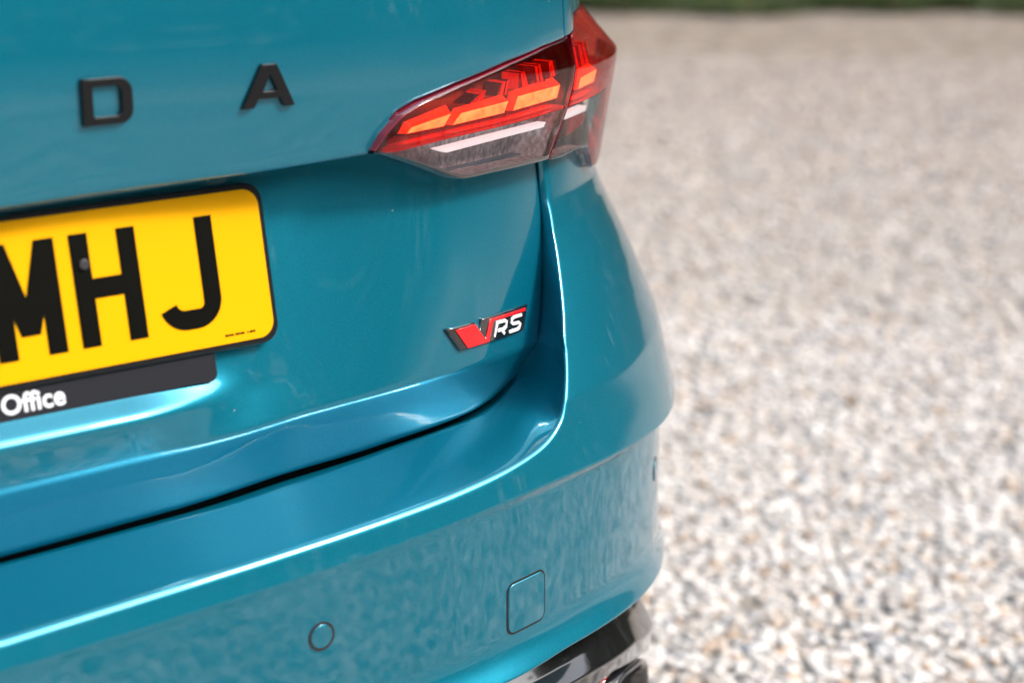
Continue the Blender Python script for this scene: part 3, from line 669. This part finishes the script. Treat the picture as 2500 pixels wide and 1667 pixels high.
# ------------------------------------------------------------------ ground
def ground_mat():
    m = mat('gravel_bed', (.4,.35,.3), .9); N,L,b = nodes(m)
    tc = N.new('ShaderNodeTexCoord')
    nz = N.new('ShaderNodeTexNoise'); nz.inputs['Scale'].default_value = 9; L.new(tc.outputs['Object'],nz.inputs['Vector'])
    ad = N.new('ShaderNodeMix'); ad.data_type='RGBA'; ad.blend_type='ADD'; ad.inputs[0].default_value=.03; L.new(tc.outputs['Object'],ad.inputs[6]); L.new(nz.outputs['Color'],ad.inputs[7])
    v = N.new('ShaderNodeTexVoronoi'); v.inputs['Scale'].default_value = 42; L.new(ad.outputs[2],v.inputs['Vector'])
    sp = N.new('ShaderNodeSeparateColor'); L.new(v.outputs['Color'],sp.inputs[0])
    r = ramp(N,[(0,(.20,.20,.21)),(.12,(.36,.36,.37)),(.3,(.54,.49,.44)),(.5,(.64,.60,.55)),(.7,(.70,.67,.63)),(.86,(.50,.42,.34)),(1,(.60,.55,.50))]); r.color_ramp.interpolation='LINEAR'
    L.new(sp.outputs[0],r.inputs[0])
    n2 = N.new('ShaderNodeTexNoise'); n2.inputs['Scale'].default_value = 1.4; n2.inputs['Detail'].default_value = 4; L.new(tc.outputs['Object'],n2.inputs['Vector'])
    r2 = ramp(N,[(.3,(.90,.87,.84)),(.7,(1,1,1))]); L.new(n2.outputs[0],r2.inputs[0])
    mm = N.new('ShaderNodeMix'); mm.data_type='RGBA'; mm.blend_type='MULTIPLY'; mm.inputs[0].default_value=1; L.new(r.outputs[0],mm.inputs[6]); L.new(r2.outputs[0],mm.inputs[7])
    n5 = N.new('ShaderNodeTexNoise'); n5.inputs['Scale'].default_value = 9; n5.inputs['Detail'].default_value = 4; L.new(tc.outputs['Object'],n5.inputs['Vector'])
    r5 = ramp(N,[(.36,(.58,.55,.52)),(.60,(1,1,1))]); L.new(n5.outputs[0],r5.inputs[0])
    m5 = N.new('ShaderNodeMix'); m5.data_type='RGBA'; m5.blend_type='MULTIPLY'; m5.inputs[0].default_value=1; L.new(mm.outputs[2],m5.inputs[6]); L.new(r5.outputs[0],m5.inputs[7]); mm = m5
    # stones grow darker and browner towards the verge
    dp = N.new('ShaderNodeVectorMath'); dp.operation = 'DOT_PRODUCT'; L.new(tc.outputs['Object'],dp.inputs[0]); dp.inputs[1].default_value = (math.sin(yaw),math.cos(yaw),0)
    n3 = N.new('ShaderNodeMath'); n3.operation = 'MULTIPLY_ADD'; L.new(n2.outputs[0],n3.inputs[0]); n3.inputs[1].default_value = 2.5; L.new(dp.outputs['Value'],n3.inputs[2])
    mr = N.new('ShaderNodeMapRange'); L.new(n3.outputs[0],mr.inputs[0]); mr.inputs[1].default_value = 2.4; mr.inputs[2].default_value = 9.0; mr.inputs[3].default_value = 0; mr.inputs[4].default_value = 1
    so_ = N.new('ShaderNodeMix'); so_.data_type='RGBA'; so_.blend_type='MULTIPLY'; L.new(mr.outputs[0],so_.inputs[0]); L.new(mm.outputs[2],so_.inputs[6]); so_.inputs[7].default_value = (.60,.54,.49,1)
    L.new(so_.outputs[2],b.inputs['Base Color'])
    bp = N.new('ShaderNodeBump'); bp.invert = True; bp.inputs['Strength'].default_value = .8; bp.inputs['Distance'].default_value = .02; L.new(v.outputs['Distance'],bp.inputs['Height']); L.new(bp.outputs[0],b.inputs['Normal'])
    return m
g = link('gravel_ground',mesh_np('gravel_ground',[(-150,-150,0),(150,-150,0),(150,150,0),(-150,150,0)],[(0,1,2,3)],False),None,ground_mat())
tag(g,'pale gravel drive','ground',kind='structure')

def pebble_mat(stops, nm='pebble'):
    m = mat(nm, (.5,.45,.4), .75); N,L,b = nodes(m)
    at = N.new('ShaderNodeAttribute'); at.attribute_name = 'tone'
    r = ramp(N,stops)
    L.new(at.outputs['Fac'],r.inputs[0])
    tc = N.new('ShaderNodeTexCoord'); n = N.new('ShaderNodeTexNoise'); n.inputs['Scale'].default_value = 120; n.inputs['Detail'].default_value = 3; L.new(tc.outputs['Object'],n.inputs['Vector'])
    r2 = ramp(N,[(.3,(.72,.70,.68)),(.7,(1.0,1.0,1.0))]); L.new(n.outputs[0],r2.inputs[0])
    mm = N.new('ShaderNodeMix'); mm.data_type='RGBA'; mm.blend_type='MULTIPLY'; mm.inputs[0].default_value=1; L.new(r.outputs[0],mm.inputs[6]); L.new(r2.outputs[0],mm.inputs[7])
    n5 = N.new('ShaderNodeTexNoise'); n5.inputs['Scale'].default_value = 11; n5.inputs['Detail'].default_value = 3; L.new(tc.outputs['Object'],n5.inputs['Vector'])
    r5 = ramp(N,[(.34,(.80,.78,.76)),(.56,(1,1,1))]); L.new(n5.outputs[0],r5.inputs[0])
    m5 = N.new('ShaderNodeMix'); m5.data_type='RGBA'; m5.blend_type='MULTIPLY'; m5.inputs[0].default_value=1; L.new(mm.outputs[2],m5.inputs[6]); L.new(r5.outputs[0],m5.inputs[7]); mm = m5
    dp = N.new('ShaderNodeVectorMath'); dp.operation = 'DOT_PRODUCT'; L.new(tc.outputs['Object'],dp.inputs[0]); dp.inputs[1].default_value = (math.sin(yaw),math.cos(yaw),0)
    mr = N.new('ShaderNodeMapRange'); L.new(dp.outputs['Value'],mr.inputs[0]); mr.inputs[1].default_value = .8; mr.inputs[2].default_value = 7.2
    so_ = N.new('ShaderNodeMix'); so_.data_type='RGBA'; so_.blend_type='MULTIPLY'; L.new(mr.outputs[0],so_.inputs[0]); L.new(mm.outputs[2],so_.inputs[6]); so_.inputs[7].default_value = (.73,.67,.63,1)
    L.new(so_.outputs[2],b.inputs['Base Color']); return m
def pebbles(name, XY, smin, smax, sub=1):
    import bmesh
    bm = bmesh.new(); bmesh.ops.create_icosphere(bm,subdivisions=sub,radius=1); T = np.array([v.co for v in bm.verts]); F = np.array([[v.index for v in f.verts] for f in bm.faces]); bm.free()
    n = len(XY); nv = len(T)
    sz = smin+(smax-smin)*rng.random(n)**2.2
    sc3 = np.stack([sz*(.9+.5*rng.random(n)),sz*(.65+.35*rng.random(n)),sz*(.32+.25*rng.random(n))],1)
    jit = 1+.18*(rng.random((n,nv,1))-.5)*2
    V = T[None]*jit*sc3[:,None]
    a = rng.random(n)*2*np.pi; tl = (rng.random(n)-.5)*.9
    c,s_ = np.cos(tl)[:,None],np.sin(tl)[:,None]; y,z = V[...,1]*c-V[...,2]*s_, V[...,1]*s_+V[...,2]*c
    c,s_ = np.cos(a)[:,None],np.sin(a)[:,None]; x,y = V[...,0]*c-y*s_, V[...,0]*s_+y*c
    W_ = np.stack([x+XY[:,0,None],y+XY[:,1,None],z+(sc3[:,2]*(.15+.5*rng.random(n)))[:,None]],-1).reshape(-1,3)
    FF = (F[None]+np.arange(n)[:,None,None]*nv).reshape(-1,3)
    me = bpy.data.meshes.new(name); me.vertices.add(len(W_)); me.vertices.foreach_set('co',W_.ravel().astype(np.float32))
    me.loops.add(FF.size); me.loops.foreach_set('vertex_index',FF.ravel().astype(np.int32))
    me.polygons.add(len(FF)); me.polygons.foreach_set('loop_start',(np.arange(len(FF))*3).astype(np.int32)); me.polygons.foreach_set('loop_total',np.full(len(FF),3,np.int32))
    me.polygons.foreach_set('use_smooth',np.ones(len(FF),bool))
    at = me.attributes.new('tone','FLOAT','POINT'); at.data.foreach_set('value',np.repeat(rng.random(n),nv).astype(np.float32))
    me.update(calc_edges=True); me.validate(); return me
pm = pebble_mat([(0,(.13,.14,.17)),(.05,(.34,.36,.41)),(.11,(.56,.56,.57)),(.24,(.66,.61,.58)),(.5,(.74,.70,.68)),(.8,(.79,.78,.77)),(.89,(.66,.58,.52)),(.955,(.52,.35,.22)),(1,(.66,.59,.54))])
pm2 = pebble_mat([(0,(.05,.05,.06)),(.16,(.16,.16,.18)),(.32,(.34,.32,.31)),(.46,(.58,.53,.49)),(.7,(.76,.74,.71)),(.86,(.82,.80,.78)),(.93,(.50,.36,.24)),(1,(.60,.52,.46))],'contrast_pebble')  # darker copy: backlit contrast for the bumper's reflection put into the stone colours
def scatter(n, test, x0,x1,y0,y1):
    o = np.zeros((0,2))
    while len(o)<n:
        q = np.stack([x0+(x1-x0)*rng.random(4*n),y0+(y1-y0)*rng.random(4*n)],1); o = np.concatenate([o,q[test(q)]])
    return o[:n]
cl = np.array((-.4578,-1.2422))                 # origin the gravel sectors are measured from
def wedge(lo,hi,a0,a1):
    def t(q):
        d = q-cl[:2]; r_ = np.hypot(d[:,0],d[:,1]); a = np.degrees(np.arctan2(d[:,0],d[:,1])); return (r_>lo)&(r_<hi)&(a>a0)&(a<a1)&~((np.abs(q[:,0])<.8)&(q[:,1]>.3))
    return t
near = scatter(30000,wedge(2.0,4.2,38,60),.2,4,-.6,4)
far = scatter(42000,wedge(4.2,8.4,36,58),1.2,7.2,.6,6.8)
back = scatter(22000,lambda q:(q[:,1]<-.12+.5*np.maximum(q[:,0]-.7,0)),-.4,3.2,-2.9,.6)
yard = scatter(17000,lambda q:(lambda r_,a_:(r_>2.9)&(r_<7.6)&(a_>118)&(a_<172)&~((q[:,0]<3.2)&(q[:,1]>-2.9)))(np.hypot(q[:,0],q[:,1]),np.degrees(np.arctan2(q[:,0],q[:,1]))),0,7,-7.6,0)
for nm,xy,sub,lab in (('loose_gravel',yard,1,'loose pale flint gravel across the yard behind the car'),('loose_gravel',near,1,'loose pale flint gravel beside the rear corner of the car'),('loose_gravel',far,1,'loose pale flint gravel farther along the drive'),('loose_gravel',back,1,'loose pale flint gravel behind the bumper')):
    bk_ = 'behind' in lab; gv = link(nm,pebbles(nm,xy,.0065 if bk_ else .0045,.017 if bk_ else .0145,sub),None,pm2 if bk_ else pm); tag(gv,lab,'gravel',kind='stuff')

# grass verge beyond the gravel
def grass_mat():
    m = mat('grass', (.05,.09,.02), .8); N,L,b = nodes(m); at = N.new('ShaderNodeAttribute'); at.attribute_name = 'tone'
    r = ramp(N,[(0,(.025,.05,.012)),(.6,(.06,.11,.025)),(.9,(.12,.14,.04)),(1,(.16,.13,.07))]); L.new(at.outputs['Fac'],r.inputs[0]); L.new(r.outputs[0],b.inputs['Base Color']); return m
dv = np.array([math.sin(yaw),math.cos(yaw)]); rv = np.array([math.cos(yaw),-math.sin(yaw)])
def verge_edge(t): return 9.95+.13*np.clip(t,-4,4)+.20*np.sin(t*1.3+2)+.12*np.sin(t*3.7+1)+.09*np.sin(t*9)
tt = np.linspace(-45,45,300)
V=[];F=[]
for i,t in enumerate(tt):
    for k,dd in enumerate((0,.5,6,90)):
        q = cl[:2]+dv*(verge_edge(t)+dd)+rv*t; V.append((q[0],q[1],(.012,.05,.08,.1)[k]))
verge = link('grass_verge',mesh_np('grass_verge',V,grid_faces(300,4)),None,mat('verge_soil',(.05,.06,.025),.95)); tag(verge,'dark green grass verge beyond the gravel','verge',kind='structure')
nb = 26000; tq = (rng.random(nb)-.5)*12; dd = rng.random(nb)**1.4*3.0-.05
base = cl[None,:2]+dv[None]*(verge_edge(tq)+dd)[:,None]+rv[None]*tq[:,None]
h = (.05+.13*rng.random(nb))*(.55+.9*np.clip(.5+.5*np.sin(tq*4.1)+.35*np.sin(tq*11+2),0,1.2)); a = rng.random(nb)*6.28; ln = .5*rng.random(nb)*h
bx,by = np.cos(a)*.006,np.sin(a)*.006
Vb = np.empty((nb,4,3)); Vb[:,0] = np.stack([base[:,0]-bx,base[:,1]-by,np.zeros(nb)],1); Vb[:,1] = np.stack([base[:,0]+bx,base[:,1]+by,np.zeros(nb)],1)
Vb[:,2] = np.stack([base[:,0]+bx*.6-by/.006*ln*.4,base[:,1]+by*.6+bx/.006*ln*.4,h*.65],1); Vb[:,3] = np.stack([base[:,0]-by/.006*ln,base[:,1]+bx/.006*ln,h],1)
Vb[...,2] += .02
Fb = (np.array([[0,1,2],[0,2,3]])[None]+np.arange(nb)[:,None,None]*4).reshape(-1,3)
me = mesh_np('verge_grass',Vb.reshape(-1,3),Fb,False); at = me.attributes.new('tone','FLOAT','POINT'); at.data.foreach_set('value',np.repeat(rng.random(nb),4).astype(np.float32))
tag(link('verge_grass',me,None,grass_mat()),'short rough grass along the far edge of the gravel','grass',kind='stuff')

# ------------------------------------------------------------------ trees and hedges round the drive
def leaf_mat():
    m = mat('leaf', (.05,.09,.025), .55); N,L,b = nodes(m); at = N.new('ShaderNodeAttribute'); at.attribute_name = 'tone'
    r = ramp(N,[(0,(.03,.055,.014)),(.6,(.055,.095,.024)),(1,(.10,.13,.035))]); L.new(at.outputs['Fac'],r.inputs[0]); L.new(r.outputs[0],b.inputs['Base Color']); return m
LM = leaf_mat(); BK = mat('bark',(.09,.07,.055),.9)
def leaves(name, centres, radii, n, size):
    k = rng.integers(0,len(centres),n); d = rng.normal(size=(n,3)); d /= np.linalg.norm(d,axis=1)[:,None]
    p_ = centres[k]+d*(rng.random(n)**.45)[:,None]*radii[k]
    u_ = rng.normal(size=(n,3)); u_ /= np.linalg.norm(u_,axis=1)[:,None]; v_ = np.cross(u_,d+.3*rng.normal(size=(n,3))); v_ /= np.linalg.norm(v_,axis=1)[:,None]
    sz = size*(.6+.8*rng.random(n))[:,None]
    V = np.stack([p_-u_*sz,p_+v_*sz*.5,p_+u_*sz,p_-v_*sz*.5],1).reshape(-1,3)
    me = mesh_np(name,V,np.arange(n*4).reshape(-1,4),False)
    at = me.attributes.new('tone','FLOAT','POINT'); at.data.foreach_set('value',np.repeat(rng.random(n),4).astype(np.float32)); me.materials.append(LM); return me
def trunk_mesh(h, r0, limbs):
    V=[];F=[]
    def tube(p0,p1,ra,rb):
        p0,p1 = Vector(p0),Vector(p1); d = (p1-p0).normalized(); u_ = d.orthogonal().normalized(); v_ = d.cross(u_); o = len(V); n = 9
        for k in range(5):
            t = k/4; c = p0.lerp(p1,t)+u_*.06*math.sin(t*5)*h*.05; r_ = ra+(rb-ra)*t
            for j in range(n): V.append(c+u_*r_*math.cos(2*math.pi*j/n)+v_*r_*math.sin(2*math.pi*j/n))
        for k in range(4):
            for j in range(n): F.append((o+k*n+j,o+k*n+(j+1)%n,o+(k+1)*n+(j+1)%n,o+(k+1)*n+j))
    tube((0,0,-.1),(0,0,h*.7),r0,r0*.45)
    for L_ in limbs: tube((0,0,h*.4),L_,r0*.4,r0*.08)
    me = mesh_np('trunk',V,F); me.materials.append(BK); return me
tree_kinds=[]
for v in range(3):
    H = 8.5+1.2*v; cs=[]; rs=[]
    for k in range(22):
        a = 2.4*k+v; r_ = (.5+2.1*random.random())*(1-.3*abs(k/22-.4)); zc = H*(.30+.66*k/22)
        cs.append((r_*math.cos(a)*(1.15-.6*(k/22)**2),r_*math.sin(a)*(1.15-.6*(k/22)**2),zc)); q = 1.0+.6*random.random(); rs.append((q,q,q*.8))
    cs = np.array(cs); rs = np.array(rs)
    tree_kinds.append((trunk_mesh(H,.22,[tuple(c) for c in cs[3:15:3]]),leaves('crown',cs,rs,9000,.16)))
def plant_tree(x,y,v,sc_,rz,label,group):
    t = empty('tree',(x,y,0),label,'tree',group); t.scale = (sc_,sc_,sc_); t.rotation_euler.z = rz
    link('trunk',tree_kinds[v][0],t); link('crown',tree_kinds[v][1],t); return t
def az(a,r_): return (.3+r_*math.sin(R(a)),r_*math.cos(R(a)))
spots = [(95,15,0,1.0),(109,17,1,1.05),(124,16,2,.95),(138,18,0,1.1),(152,17,1,.95),(167,19,2,1.05),(183,18,0,.95),(199,19,1,1.1),(216,18,2,1.0),(235,19,0,1.05),(78,19,2,1.0),(62,18,1,1.05),(45,18.5,0,.95),(28,19,2,1.0)]
spots += [(102,23,2,1.15),(117,24,0,1.2),(131,23,1,1.1),(145,24,2,1.2),(160,25,0,1.15),(175,25,1,1.2),(191,25,2,1.15),(208,26,0,1.2),(88,23,1,1.2),(71,25,0,1.2),(54,26,2,1.2)]
words = ['first','second','third','fourth','fifth','sixth','seventh','eighth','ninth','tenth','eleventh','twelfth','thirteenth','fourteenth','fifteenth','sixteenth','seventeenth','eighteenth','nineteenth','twentieth','twenty-first','twenty-second','twenty-third','twenty-fourth','twenty-fifth']
for i,(a,r_,v,s_) in enumerate(spots):
    x,y = az(a,r_)
    plant_tree(x,y,v,s_*(.84 if i<14 else .95),i*1.3,'broadleaved tree beside the drive, %s of the row round the gravel'%words[i],'trees round the gravel')
hc = np.array([(x,random.uniform(-.25,.25),z) for x in np.linspace(-2.3,2.3,9) for z in (.35,.95,1.5)]); hr = np.full((len(hc),3),.48)
hm = leaves('hedge',hc,hr,7000,.085)
for i,(a,r_) in enumerate([(92,14.0),(110,14.6),(128,14.6),(146,15),(164,15),(182,15.5),(200,15.5),(218,15.5),(236,16),(68,14.5),(49,13.4),(30,13.4)]):
    x,y = az(a,r_); hg = link('hedge',hm); hg.location = (x,y,0); hg.rotation_euler.z = R(-a); hg.scale = (1.15,1.3,1.75)
    tag(hg,'clipped dark green hedge, %s length round the gravel drive'%words[i],'hedge','hedges round the gravel')
